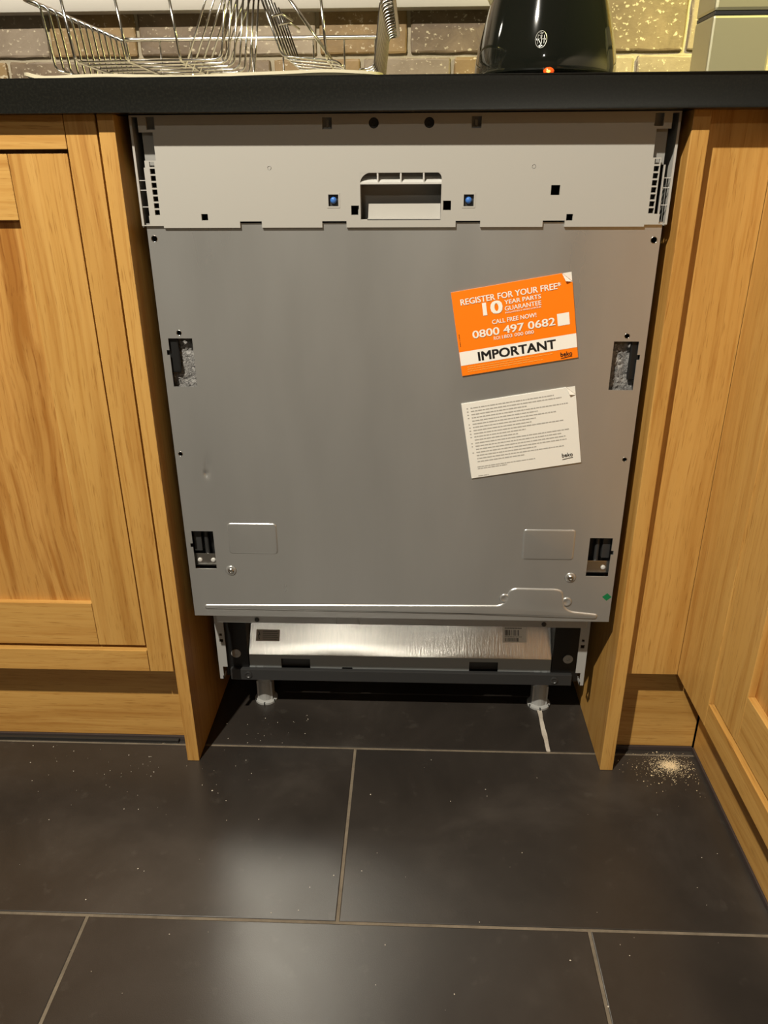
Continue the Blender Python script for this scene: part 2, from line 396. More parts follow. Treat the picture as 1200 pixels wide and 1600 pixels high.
# ------------------------------------------------------------------ left base cabinet (inset shaker door)
def shaker_left():
    X0, X1 = -1.21, -.3295; YFc = -.010; zb = .1650
    c = root('base_cabinet', ((X0+X1)/2, .27, zb), 'oak base cabinet with framed inset door left of the dishwasher', 'cabinet')
    bx('stile', OAKZ, c, -.3640, X1, YFc, .012, zb, ZT0); bx('stile', OAKZ, c, X0, X0+.035, YFc, .012, zb, ZT0)
    bx('rail', OAKX, c, X0+.0355, -.3648, YFc, .012, .8548, ZT0); bx('rail', OAKX, c, X0+.0355, -.3648, YFc, .012, zb, .2005)
    bx('carcass', OAKZ, c, X0, X1, .0125, .55, zb, ZT0-.001)
    dx0, dx1, dz0, dz1 = X0+.038, -.3672, .2068, .8510
    YD = YFc+.0042
    d = bx('door', OAKP, c, dx0+.06, dx1-.06, .0025, .010, dz0+.06, dz1-.06, bev=0)
    bx('door_stile', OAKZ, d, dx1-.0675, dx1, YD, .012, dz0, dz1); bx('door_stile', OAKZ, d, dx0, dx0+.0675, YD, .012, dz0, dz1)
    for z0, z1 in ((dz1-.0690, dz1), (dz0, dz0+.0690)): bx('door_rail', OAKX, d, dx0+.0678, dx1-.0680, YD, .012, z0, z1)
    return c
shaker_left()
def shaker_right():
    XF = .3995; zb = .168; y0, y1 = -.92, .0029
    c = root('base_cabinet', (.7, -.45, zb), 'oak base cabinet of the right hand run facing left, at the picture edge', 'cabinet')
    bx('stile', OAKZ, c, XF, XF+.02, -.1090, y1, zb, ZT0); bx('stile', OAKZ, c, XF, XF+.02, y0, y0+.04, zb, ZT0)
    for z0, z1 in ((.8548, ZT0), (zb, .2035)): bx('rail', OAKY, c, XF, XF+.02, y0+.0405, -.1098, z0, z1)
    bx('carcass', OAKZ, c, XF+.0205, 1.0, y0, y1, zb+.023, ZT0-.001)
    a, b, dz0, dz1 = y0+.043, -.1130, .2085, .8510
    XD = XF+.0042
    d = bx('door', OAKP, c, XF+.0125, XF+.019, a+.06, b-.06, dz0+.06, dz1-.06, bev=0)
    for q0, q1 in ((b-.0770, b), (a, a+.077)): bx('door_stile', OAKZ, d, XD, XF+.0195, q0, q1, dz0, dz1)
    for z0, z1 in ((dz1-.069, dz1), (dz0, dz0+.0690)): bx('door_rail', OAKY, d, XD, XF+.0195, a+.0773, b-.0775, z0, z1)
    return c
shaker_right()

# ------------------------------------------------------------------ dishwasher
D = root('dishwasher', (0, .28, 0), 'grey integrated dishwasher without its decor door, standing in the oak niche', 'dishwasher')
# control panel plate
H = []
for s in (-1, 1):
    q = lambda a, b, z0, z1: H.append((min(s*a, s*b), max(s*a, s*b), z0, z1))
    q(.2935, .2868, .8710, .8860); q(.2935, .2845, .8360, .8710); q(.2935, .2860, .7860, .8360); q(.2935, .2868, .7760, .7860)
    q(.2780, .2685, .8735, .8860); q(.2846, .2715, .8430, .8710)
    if s > 0: q(.2846, .2805, .7862, .8430)
    for k in range(8): z = .7868+k*.0071; q(.2795, .2738, z, z+.0054)
for x, z, w, h in ((-.0804, .8785, .0105, .0115), (.0803, .8785, .0105, .0115), (-.076, .8015, .0115, .0125), (.0749, .8010, .0115, .0125),
                   (-.0518, .7911, .0088, .0098), (.0509, .7958, .0088, .0098), (-.223, .7843, .0074, .0068), (.1697, .8111, .0098, .0102), (.1877, .7830, .0072, .0068)):
    H.append((x-w/2, x+w/2, z-h/2, z+h/2))
NOTCH = ((-.1831, -.1582), (-.0894, -.0618), (.0611, .0887), (.1583, .1828))
for a, b in NOTCH: H.append((a, b, .770, .7797))
for a, b in ((-.297, -.271), (.271, .297)): H.append((a, b, .770, .7752))
HX0, HX1 = -.0457, .0443
H.append((HX0, HX1, .7805, .8295))
bm = bmesh.new(); plate(bm, -.296, .296, .7730, .8876, 0, .0032, H, [(-.030, .8785, .0055), (.0297, .8785, .0055)])
cp = obj('control_panel', bm, M['plastic'], D)
# recess backs (behind the square corner pockets) and dark inside of the fascia
for s in (-1, 1):
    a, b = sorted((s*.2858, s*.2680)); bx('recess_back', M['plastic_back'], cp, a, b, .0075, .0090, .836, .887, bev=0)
    for zz in (.8225, .8125, .7950): a, b = sorted((s*.2940, s*.2855)); bx('locating_pin', M['shiny_plastic'], cp, a, b, .0012, .003, zz, zz+.0007, bev=0)
# fascia skirt
bm = bmesh.new(); box(bm, -.296, -.2945, .0032, .035, .7735, .8876); box(bm, .2945, .296, .0032, .035, .7735, .8876); box(bm, -.2945, .2945, .0032, .035, .8864, .8876)
obj('fascia_skirt', bm, M['plastic'], cp)
# door handle pocket
bm = bmesh.new(); box(bm, HX0-.003, HX1+.003, .030, .032, .777, .834)
for a, b in ((HX0-.003, HX0), (HX1, HX1+.003)): box(bm, a, b, .0034, .030, .777, .834)
box(bm, HX0, HX1, .0034, .030, .777, .7800); box(bm, HX0, HX1, .0034, .030, .8315, .834)
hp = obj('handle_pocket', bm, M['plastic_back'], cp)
bm = bmesh.new()
A = [(.0005, .7806), (.0165, .7812), (.0185, .7972), (.0175, .7972), (.0155, .7825), (.0005, .7815)]
prism_yz(bm, A, HX0+.0075, HX1-.0002)
box(bm, HX0, HX1, .0005, .004, .7795, .7815); obj('grip_scoop', bm, M['plastic'], hp)
bm = bmesh.new(); prism_yz(bm, [(.0002, .8178), (.0002, .8196), (.0125, .8262), (.0125, .8240)], HX0, HX1); obj('grip_lip', bm, M['shiny_plastic'], hp)
for xr in (-.0262, -.0007, .0246):
    bx('divider', M['shiny_plastic'], hp, xr-.0009, xr+.0009, .0003, .012, .8190, .8297, bev=.0003)
bm = bmesh.new()
arc = [(HX0+.011*(1-math.sin(a)), .8200+.0096*(1-math.cos(a)) if False else .8185+.0112*math.cos(math.pi/2-a)) for a in [i*math.pi/12 for i in range(7)]]
arc = [(HX0 + .0125*(1-math.cos(a)), .8187 + .0110*math.sin(a)) for a in [i*math.pi/16 for i in range(9)]]
prism_xz(bm, [(HX0, .8298)] + arc, .0001, .0031); obj('arch_corner', bm, M['plastic'], hp); bm = bmesh.new()
arc = [(HX1 - .0055*(1-math.cos(a)), .8235 + .0062*math.sin(a)) for a in [i*math.pi/16 for i in range(9)]]
prism_xz(bm, [(HX1, .8298)] + arc, .0001, .0031); obj('arch_corner', bm, M['plastic'], hp)
for x, z in ((-.076, .8015), (.0749, .8010)):
    bm = bmesh.new(); plate(bm, x-.0072, x+.0072, z-.0078, z+.0078, -.0004, .0006, [(x-.0056, x+.0056, z-.0061, z+.0061)]); sk = obj('screw_socket', bm, M['plastic'], cp)
    bm = bmesh.new(); box(bm, x-.0057, x+.0057, .0034, .0042, z-.0062, z+.0062); obj('socket_well', bm, M['hole'], sk)
    bm = bmesh.new(); lathe(bm, [(.0036, -.003), (.0036, 0), (.0030, .0013), (.0018, .0020), (.0004, .0022)], (x, .001, z), 16, 'Y'); obj('screw_head', bm, M['blue'], sk, smooth=True)
for x in (-.0804, .0803):
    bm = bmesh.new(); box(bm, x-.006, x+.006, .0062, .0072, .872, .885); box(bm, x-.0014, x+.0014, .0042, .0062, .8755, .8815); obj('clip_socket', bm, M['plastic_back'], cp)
for x in (-.030, .0297):
    bm = bmesh.new(); lathe(bm, [(.0057, 0), (.0057, .001), (.0024, .0012), (.0020, .0002)], (x, .006, .8785), 16, 'Y'); obj('screw_head', bm, M['bar'], cp)
for x in (-.1458, .1443):
    bm = bmesh.new(); tube(bm, [(x+.0019*math.cos(a), -.0001, .8352+.0019*math.sin(a)) for a in [i*math.pi/8 for i in range(16)]], .00035, 5, closed=True); obj('moulding_mark', bm, M['plastic_back'], cp)
# steel door sheet
SL = [(-.2828, -.2533, .5870, .6468), (.2538, .2833, .5853, .6445), (-.2829, -.2533, .3295, .3872), (.2528, .2829, .3257, .3838),
      (-.2862, -.2828, .6265, .6325), (.2833, .2866, .6225, .6285), (-.2862, -.2829, .3625, .3685), (.2829, .2862, .3590, .3650)]
RH = [(-.2848, .7611, .0033), (.2849, .7585, .0033), (-.2687, .6534, .0028), (.2684, .6508, .0028), (-.2848, .4979, .0026), (.2846, .4951, .0026)]
bm = bmesh.new(); plate(bm, -.292, .292, .2538, .7778, .003, .0012, SL, RH)
for s in (-1, 1): a, b = sorted((s*.292, s*.2908)); box(bm, a, b, .0042, .032, .2538, .772)
box(bm, -.2908, .2908, .0042, .024, .2538, .2550)
sh = obj('door_sheet', bm, M['sheet'], D)
YS = .003
for cx0, cx1, cz0, cz1 in ((-.2335, -.1662, .3541, .3997), (.1640, .2334, .3505, .3957)):
    bm = bmesh.new(); emboss(bm, round_poly([(cx0, cz0), (cx1, cz0), (cx1, cz1), (cx0, cz1)], .005), YS, .0011, .0026); obj('pressed_panel', bm, M['sheet'], sh, smooth=35)
bm = bmesh.new(); emboss(bm, round_poly([(-.2765, .2655), (.10, .2625), (.2745, .2580), (.2760, .2665), (.2380, .2705), (.2290, .2760), (.2240, .3030), (.2150, .3060), (.1580, .3065), (.1500, .3020), (.1470, .2850), (.1390, .2785), (-.2765, .2725)], .006), YS, .0018, .0028)
obj('pressed_rib', bm, M['sheet'], sh, smooth=35)
for x, z, scr in ((.1453, .2894, 0), (.2308, .2853, 0), (-.2336, .3273, 1), (.2324, .3236, 1)):
    bm = bmesh.new(); R_ = .0078 if scr else .0075
    lathe(bm, [(R_, 0), (R_*.86, .0012), (R_*.66, .0017), (R_*.5, .0011), (.0004, .0008)], (x, YS, z), 24, 'Y'); dm = obj('pressed_boss', bm, M['sheet'], sh, smooth=True)
    if scr:
        bm = bmesh.new(); lathe(bm, [(.0042, 0), (.0042, .0012), (.0034, .0020), (.0020, .0021), (.0016, .0010), (.0003, .0010)], (x, YS-.001, z), 12, 'Y'); obj('screw_head', bm, M['steel'], dm, smooth=30)
bm = bmesh.new(); flat(bm, [(.2850+a, YS-.0002, .2939+b) for a, b in ((-.0064, 0), (0, -.0060), (.0064, 0), (0, .0060))]); tag(obj('sticker', bm, M['green'], sh), 'small green diamond sticker')
# shiny eyelet rims that sit round the drilled holes
for x, z, r in RH:
    bm = bmesh.new(); tube(bm, [(x+(r+.0003)*math.cos(a), YS+.0002, z+(r+.0003)*math.sin(a)) for a in [i*math.pi/8 for i in range(16)]], .00045, 5, closed=True); obj('hole_rim', bm, M['steel'], sh, smooth=True)
# what shows through the four slots
def wool(x0, x1, z0, z1, y, seed):
    rnd = random.Random(seed); nx, nz = 14, 26; bm = bmesh.new()
    V = [[bm.verts.new((x0+(x1-x0)*i/nx, y+rnd.uniform(-.0016, .0022), z0+(z1-z0)*j/nz)) for j in range(nz+1)] for i in range(nx+1)]
    for i in range(nx):
        for j in range(nz): bm.faces.new((V[i][j], V[i+1][j], V[i+1][j+1], V[i][j+1]))
    return obj('insulation', bm, M['foil'], D, smooth=True)
wool(-.2850, -.2505, .582, .648, .0145, 3); wool(.2510, .2855, .581, .646, .0145, 4)
bm = bmesh.new(); box(bm, -.2875, -.2725, .0070, .0120, .6035, .650, .002); obj('hinge_bracket', bm, M['black'], D)
bm = bmesh.new(); box(bm, .2755, .2875, .0070, .0120, .5965, .650, .002); obj('hinge_bracket', bm, M['black'], D)
for s, z0 in ((-1, .3270), (1, .3235)):
    a, b = sorted((s*.2875, s*.2500)); bm = bmesh.new(); box(bm, a, b, .0210, .0230, z0-.004, z0+.064); hb = obj('slot_back', bm, M['black'], D)
    bm = bmesh.new(); tube(bm, [(s*.2665, .0150, z0+.018), (s*.2665, .0150, z0+.066)], .0032, 10); obj('spring_rod', bm, M['bar'], hb, smooth=40)
    a, b = sorted((s*.2835, s*.2728)); bm = bmesh.new(); box(bm, a, b, .0120, .0200, z0+.026, z0+.060, .001); obj('hinge_arm', bm, M['bar'], hb)
    a, b = sorted((s*.2868, s*.2510)); bm = bmesh.new(); box(bm, a, b, .0105, .0120, z0+.0035, z0+.0225, .0006); mb = obj('metal_strip', bm, M['steel'], hb)
    for xx in (.2775, .2590) if s < 0 else (.2768,):
        bm = bmesh.new(); lathe(bm, [(.0034, 0), (.0032, .0012), (.0018, .0018), (.0003, .0018)], (s*xx, .0105, z0+.0125), 14, 'Y'); obj('screw_head', bm, M['shiny_plastic'], mb, smooth=True)
# inner door body, tub body
bm = bmesh.new(); box(bm, -.287, .287, .0335, .060, .236, .885, .002); obj('inner_door', bm, M['black'], D)
bm = bmesh.new(); box(bm, -.282, .282, .144, .545, .1905, .884, .003); obj('tub_body', bm, M['black'], D)
# lower hem strip with two screws
bm = bmesh.new(); box(bm, -.268, .268, .0245, .0265, .2290, .2552, .0005); hm = obj('hem_strip', bm, M['sheet'], D)
for x in (-.2085, .2070):
    bm = bmesh.new(); lathe(bm, [(.0036, 0), (.0034, .0012), (.0018, .0016), (.0003, .0016)], (x, .0245, .2345), 14, 'Y'); obj('screw_head', bm, M['bar'], hm, smooth=True)
# slanted galvanised kick plate with notched lower flange
KY, KZ0, KZ1 = .1030, .1180, .1675
bm = bmesh.new()
nx = 48; xs = [-.2450+.4850*i/nx for i in range(nx+1)]
prof = [(KY+.0003, KZ0-.0004), (KY+.0014, KZ0+.002), (KY+.0120, KZ0+.017), (KY+.0230, KZ0+.033), (KY+.0345, KZ1)]
G_ = [[bm.verts.new((x, p[0]+.0007*math.sin(x*27+1.2)*(j/4), p[1])) for j, p in enumerate(prof)] for x in xs]
for i in range(nx):
    for j in range(len(prof)-1): bm.faces.new((G_[i][j], G_[i+1][j], G_[i+1][j+1], G_[i][j+1]))
kp = obj('kick_plate', bm, M['galv'], D, smooth=40)
bm = bmesh.new(); plate(bm, -.2450, .2400, .0940, KZ0+.0002, KY, .0012, [(-.1935, -.1465, .090, .1115), (.1100, .1560, .090, .1115), (-.095, -.078, .0935, .0965)])
for x0, x1 in ((-.2455, -.2360), (-.2330, -.2230), (.214, .2235), (.2270, .2350)): box(bm, x0, x1, KY-.0012, KY, .0930, .0968)
obj('lower_flange', bm, M['flange'], kp)
for a, b in ((-.20, -.14), (.105, .160)): bx('rear_stiffener', M['bar'], kp, a, b, KY+.0060, KY+.0080, .094, .115, bev=0)
# stickers on the kick plate: map (u along x, v up the slope) onto the slanted face
def on_kick(x, v, lift=.0006):
    lift += .0009
    y = KY+.0014+.033*v; z = KZ0+.002+(KZ1-KZ0-.002)*v
    n = Vector((0, -(KZ1-KZ0), .033)).normalized()
    # the plate bows slightly; follow its profile
    for (a, b), (c, d) in zip(prof[1:], prof[2:]):
        if b <= z <= d: y = a+(c-a)*(z-b)/(d-b)
    return Vector((x, y, z)) + n*lift
def kick_rect(bm, x0, x1, v0, v1, lift):
    m = 4
    for k in range(m):
        a, b = v0+(v1-v0)*k/m, v0+(v1-v0)*(k+1)/m
        flat(bm, [on_kick(x0, a, lift), on_kick(x1, a, lift), on_kick(x1, b, lift), on_kick(x0, b, lift)])
bm = bmesh.new(); kick_rect(bm, -.2345, -.1965, .34, .66, .0006); wl = tag(obj('warning_label', bm, M['tan'], kp), 'small brown electrical warning label')
bm = bmesh.new()
for k in range(5): kick_rect(bm, -.2240, -.2005+(k % 2)*.002, .385+k*.055, .400+k*.055, .0009)
x0 = -.2315
for a, b in (((0, .62), (.0022, .50)), ((.0022, .50), (-.0002, .52)), ((-.0002, .52), (.0016, .39))):
    flat(bm, [on_kick(x0+a[0], a[1], .0009), on_kick(x0+a[0]+.0014, a[1], .0009), on_kick(x0+b[0]+.0014, b[1], .0009), on_kick(x0+b[0], b[1], .0009)])
obj('print', bm, M['ink'], wl)
bm = bmesh.new(); kick_rect(bm, .1630, .2010, .42, .86, .0006); bl = tag(obj('barcode_label', bm, M['white'], kp), 'small white serial label with two barcodes')
bm = bmesh.new(); rnd = random.Random(5)
for v0, v1 in ((.60, .76), (.44, .54)):
    x = .1665
    while x < .1885: w = rnd.choice((.0005, .0009, .0014)); kick_rect(bm, x, x+w, v0, v1, .0009); x += w+rnd.choice((.0005, .0008, .0012))
x = .1665
while x < .193: kick_rect(bm, x, x+.0012, .79, .82, .0009); kick_rect(bm, x, x+.0010, .56, .58, .0009); x += .0017
obj('print', bm, M['ink'], bl)
# base bar, side brackets, washers, feet, dark base box
bm = bmesh.new(); box(bm, -.2760, .2735, .0950, .1025, .0745, .0950, .0012); bb = obj('base_bar', bm, M['bar'], D)
for x in (-.2470, .2455):
    bm = bmesh.new(); lathe(bm, [(.0062, 0), (.0062, .0018), (.0045, .0024), (.0034, .0012), (.0003, .0012)], (x, .0952, .0848), 18, 'Y'); obj('bolt', bm, M['bar'], bb, smooth=30)
for s in (-1, 1):
    a, b = sorted((s*.2830, s*.2695)); c, d = sorted((s*.2830, s*.2770))
    bm = bmesh.new(); plate(bm, a, b, .1250, .2360, .0600, .0015, [(s*.2752-.0028, s*.2752+.0028, .1700, .1760), (s*.2752-.0020, s*.2752+.0020, .1815, .1860), ] )
    plate(bm, c, d, .1020, .1250, .0600, .0015, []); box(bm, c if s > 0 else d-.0012, c+.0012 if s > 0 else d, .0600, .075, .1020, .108)
    obj('side_bracket', bm, M['foot'], D)
    bm = bmesh.new(); lathe(bm, [(.0078, 0), (.0078, .0014), (.0030, .0018), (.0026, .0006), (.0003, .0006)], (s*.2655, .1018, .1215), 20, 'Y'); obj('washer', bm, M['foot'], D, smooth=30)
bm = bmesh.new(); box(bm, -.284, .284, .1440, .540, .0800, .190); obj('base_box', bm, M['black'], D)
for a, b in ((-.284, -.2462), (.2412, .284)): bx('base_cheek', M['black'], D, a, b, .1020, .1440, .078, .1900)
for x in (-.2318, .2342):
    yc = .1440; ft = None
    bm = bmesh.new(); lathe(bm, [(.0195, 0), (.0195, .0035), (.0160, .0045), (.0135, .0052), (.0130, .0500), (.0150, .0560), (.0150, .0850)], (x, yc, 0), 20); ft = obj('foot', bm, M['foot'], D, smooth=35)
    bm = bmesh.new()
    for k in range(6):
        a = k*math.pi/3+.5; bmm = [(x+.0125*math.cos(a+e)*1.06, yc+.0125*math.sin(a+e)*1.06) for e in (-.18, .18)]
        box(bm, min(p[0] for p in bmm)-.0004, max(p[0] for p in bmm)+.0004, min(p[1] for p in bmm)-.0004, max(p[1] for p in bmm)+.0004, .0050, .0420)
    obj('foot_rib', bm, M['foot'], ft)
    bm = bmesh.new()
    for a in (-1.57, -2.6, -.55): cx, cy = x+.0185*math.cos(a), yc+.0185*math.sin(a); box(bm, cx-.0009, cx+.0009, cy-.0018, cy+.0018, .0005, .0047)
    obj('flange_notch', bm, M['hole'], ft)

# ------------------------------------------------------------------ cards taped to the door
def text_bm(t, bold=0.0):
    cu = bpy.data.curves.new('t', 'FONT'); cu.body = t; cu.size = 1; cu.resolution_u = 3
    o = bpy.data.objects.new('t', cu); COL.objects.link(o); bpy.context.view_layer.update()
    me = bpy.data.meshes.new_from_object(o.evaluated_get(bpy.context.evaluated_depsgraph_get()))
    bpy.data.objects.remove(o); bpy.data.curves.remove(cu)
    bm = bmesh.new(); lay = 0
    for du, dv in (((0, 0),) if bold <= 0 else ((-bold, -bold*.5), (bold, bold*.5), (-bold, bold*.5), (bold, -bold*.5), (0, 0))):   # heavier strokes
        k = len(bm.verts); bm.from_mesh(me); bm.verts.ensure_lookup_table(); lay += 1
        for v in bm.verts[k:]: v.co += Vector((du, dv, lay*4e-5))
    bpy.data.meshes.remove(me); return bm
CAPH = .73
class Card:
    """paper sheet on the door, local axes u (along the text) and v (up)"""
    def __init__(s, name, bl, ang, w, h, mat, label, cat):
        s.o = Vector((bl[0], .0, bl[1])); s.u = Vector((math.cos(ang), 0, math.sin(ang))); s.v = Vector((-math.sin(ang), 0, math.cos(ang)))
        s.w, s.h = w, h; bm = bmesh.new()
        c = .011
        pts = [(0, 0), (w, 0), (w, h-c), (w-c, h), (0, h)]
        A = [bm.verts.new(s.P(a, b, .0003)) for a, b in pts]; B = [bm.verts.new(s.P(a, b, -.0015)) for a, b in pts]; n = len(pts)
        bm.faces.new(A); bm.faces.new(B)
        for i in range(n): bm.faces.new((A[i], A[(i+1) % n], B[(i+1) % n], B[i]))
        s.ob = tag(obj(name, bm, mat), label, cat)
        bm = bmesh.new(); flat(bm, [s.P(w-c, h, .0004), s.P(w-c*.72, h-c*.80, .0035), s.P(w, h-c, .0004)])
        flat(bm, [s.P(w, h, -.0010), s.P(w-c*.95, h, -.0010), s.P(w, h-c*.95, -.0010)])
        obj('corner_tab', bm, M['white'], s.ob)
    def P(s, u, v, lift): return s.o + s.u*u + s.v*v + Vector((0, .0015-lift, 0))
    def uv(s, X, Z): d = Vector((X, 0, Z))-s.o; return d.dot(s.u), d.dot(s.v)
    def text(s, txt, u0, u1, v, cap, mat, bold=.0, name='lettering'):
        bm = text_bm(txt, bold); x0 = min(p.co.x for p in bm.verts); x1 = max(p.co.x for p in bm.verts)
        for p in bm.verts:
            q = s.P(u0+(p.co.x-x0)/(x1-x0)*(u1-u0), v+p.co.y/CAPH*cap, .0007+p.co.z); p.co = q
        return obj(name, bm, mat, s.ob)
    def rect(s, bm, u0, u1, v0, v1, lift=.0006): flat(bm, [s.P(u0, v0, lift), s.P(u1, v0, lift), s.P(u1, v1, lift), s.P(u0, v1, lift)])
    def smallprint(s, lines, cap, mat, seed, name='small_print'):
        rnd = random.Random(seed); bm = bmesh.new()
        for u0, u1, v in lines:
            u = u0
            while u < u1-.0006:
                e = min(u1, u+rnd.uniform(.0015, .0062)); s.rect(bm, u, e, v, v+cap); u = e+.0007
        o = obj(name, bm, mat, s.ob); o['kind'] = 'stuff'; return o
ANG = math.radians(9.7)
oc = Card('registration_card', (.0751, .6023), ANG, .1397, .1000, M['orange'], 'orange guarantee registration card reading IMPORTANT, stuck on the grey dishwasher door', 'card')
Wd = oc.w
bm = bmesh.new(); oc.rect(bm, .0002, Wd-.0002, .0126, .0292, .0005); obj('white_band', bm, M['wink'], oc.ob)
oc.text('REGISTER FOR YOUR FREE*', .0095, .1262, .0838, .0072, M['wink'], .018)
oc.text('10', .0340, .0574, .0680, .0150, M['wink'], .035)
oc.text('YEAR PARTS', .0600, .1025, .0765, .0050, M['wink'], .018)
oc.text('GUARANTEE', .0597, .1022, .0690, .0054, M['wink'], .012)
oc.text('INCLUDING 2 YEARS LABOUR', .0597, .1018, .0660, .0017, M['wink'], .01)
oc.text('CALL FREE NOW!', .0432, .0953, .0560, .0053, M['wink'], .014)
oc.text('0800 497 0682', .0185, .1163, .0430, .0094, M['wink'], .018)
oc.text('ROI', .0430, .0505, .0373, .0042, M['wink'])
oc.text('1803 000 080', .0528, .0905, .0373, .0042, M['wink'], .006)
oc.text('IMPORTANT', .0218, .1150, .0155, .0112, M['ink'], .03)
oc.text('beko', .1192, .1330, .0042, .0056, M['ink'], .012, 'logo')
bm = bmesh.new(); flat(bm, [oc.P(.1192, .0016, .0007), oc.P(.1330, .0027, .0007), oc.P(.1328, .0035, .0007), oc.P(.1195, .0024, .0007)]); obj('logo_underline', bm, M['ink'], oc.ob)
bm = bmesh.new(); oc.rect(bm, .1190, .1330, .0410, .0552); obj('white_patch', bm, M['wink'], oc.ob)
oc.smallprint([(.0075, .110, .0092), (.0075, .082, .0066), (.0075, .098, .0040)], .0008, M['pale_orange'], 3)
bm = bmesh.new(); rnd = random.Random(2)
for k in range(7): oc.rect(bm, .0024, .0031, .0360+k*.0022, .0360+k*.0022+rnd.uniform(.0008, .0016))
o = obj('edge_print', bm, M['ink'], oc.ob); o['kind'] = 'stuff'
wc = Card('terms_card', (.0920, .4683), ANG, .1397, .1000, M['white'], 'white card of small printed terms stuck below the orange card', 'card')
ends = [.103, .112, .070, .119, .082, .104, .079, .073, .112, .065, .055, .119, .108, .113, .114, .076, .110, .060]
vs = [.0925-i*.0042 for i in range(18)]
wc.smallprint([(.0105, e+.010, v) for e, v in zip(ends, vs)], .0013, M['greyink'], 8)
wc.smallprint([(.0055, .0075, vs[i]) for i in (0, 1, 2, 3, 5, 6, 7, 8, 9, 11, 12, 14)], .0013, M['greyink'], 9)
wc.smallprint([(.0095, .083, .0140), (.0095, .047, .0115), (.0090, .022, .0016)], .0011, M['greyink'], 10)
wc.text('beko', .1165, .1300, .0105, .0056, M['ink'], .012, 'logo')
bm = bmesh.new(); flat(bm, [wc.P(.1165, .0070, .0007), wc.P(.1300, .0082, .0007), wc.P(.1298, .0090, .0007), wc.P(.1168, .0078, .0007)]); obj('logo_underline', bm, M['ink'], wc.ob)

# ------------------------------------------------------------------ dish rack on its drip tray
TR = bmesh.new()
def wob(t, side): return .0018*math.sin(9*t+side)+.0012*math.sin(23*t+side*2)
bx0, bx1, by0, by1 = -.452, -.024, .088, .455
out = []; N_ = 60
per = round_poly([(bx0, by0), (bx1, by0), (bx1, by1), (bx0, by1)], .03, 6)
dense = []
for i in range(len(per)):
    a, b = per[i], per[(i+1) % len(per)]; m = max(1, int((b-a).length/.012))
    dense += [a+(b-a)*k/m for k in range(m)]
cxx, cyy = (bx0+bx1)/2, (by0+by1)/2
rings = []
for sc, hz in ((.90, .0000), (.90, .0022), (.945, .0045), (.965, .0125), (.985, .0155), (1.0, .0150), (1.0, .0120), (.985, .0110), (.96, .0015)):
    ring = []
    for p in dense:
        x = cxx+(p.x-cxx)*(1-(1-sc)*.9); y = cyy+(p.y-cyy)*(1-(1-sc)*1.0)
        lift = 0
        if hz > .006: lift = .0012*math.sin(p.x*34+1)+.0045*math.exp(-((p.x+.085)/.05)**2)+.006*math.exp(-((p.x-bx0)/.018)**2)-.0016
        ring.append(TR.verts.new((x, y, ZT1+.0002+hz+lift)))
    rings.append(ring)
for A, B in zip(rings, rings[1:]):
    for k in range(len(A)): TR.faces.new((A[k], A[(k+1) % len(A)], B[(k+1) % len(A)], B[k]))
TR.faces.new(rings[1]); TR.faces.new(rings[0])
tag(obj('drip_tray', TR, M['cream'], smooth=50), 'cream plastic drip tray lying under the wire dish rack', 'tray')
K = root('dish_rack', (-.235, .27, ZT1), 'chrome wire dish rack with flared sides standing in the cream tray', 'dish rack')
def wire(name, pts, r, rad=.008):
    bm = bmesh.new(); tube(bm, arc_path(pts, rad), r, 7); return obj(name, bm, M['chrome'], K, smooth=True)
RX0, RX1, RY0, RY1, RZ, BZ = -.440, -.0125, .102, .430, 1.0150, .9500
bm = bmesh.new(); rim = [Vector((p.x, p.y, RZ)) for p in round_poly([(RX0, RY0), (RX1, RY0), (RX1, RY1), (RX0, RY1)], .022, 5)]
tube(bm, rim, .0031, 8, closed=True); obj('rim', bm, M['chrome'], K, smooth=True)
for k in range(14):
    y = .118+k*.0225
    wire('side_wire', [(RX0, y, RZ-.001), (RX0+.016, y, RZ-.004), (RX0+.024, y, BZ-.008), (RX0+.040, y, BZ-.010)], .0014, .014)
    wire('side_wire', [(RX1, y, RZ-.001), (RX1-.014, y, RZ-.004), (RX1-.022, y, BZ-.008), (RX1-.040, y, BZ-.010)], .0014, .014)
for x in (-.378, -.331, -.283, -.236, -.189, -.142, -.095, -.048): wire('rear_wire', [(x, RY1, RZ+.002), (x, RY1-.004, BZ-.008), (x, RY1-.03, BZ-.010)], .0014)
for x in (-.3880, -.3255, -.2630, -.0900):
    wire('front_wire', [(x-.004, RY0, RZ), (x, RY0+.010, BZ+.001), (x, RY1-.03, BZ-.004)], .0016, .006)
for k in range(7):
    y = .116+k*.033
    wire('plate_wire', [(-.386, y, BZ+.001), (-.222, y, BZ+.002), (-.214, y, BZ+.006), (-.200, y, 1.055)], .0014, .006)
    wire('plate_wire', [(-.262, y+.012, BZ-.004), (-.212, y+.012, 1.055)], .0012)
    wire('plate_wire', [(-.170, y, 1.030), (-.143, y, BZ+.005), (-.078, y, BZ-.001), (-.070, y, BZ-.008)], .0013, .006)
    wire('plate_wire', [(-.150, y+.010, 1.035), (-.084, y+.010, BZ-.002)], .0013)
for y in (.150, .210): bm = bmesh.new(); tube(bm, [(-.160, y, 1.000+.0*y), (-.148, y+.01, 1.004), (-.136, y+.02, .998)], .0013, 6); obj('tie_wire', bm, M['chrome'], K, smooth=True)
# feet of the rack down to the tray floor
for x in (-.40, -.05):
    for y in (.14, .39): wire('rack_foot', [(x, y, BZ-.009), (x, y, ZT1+.0026)], .0022)

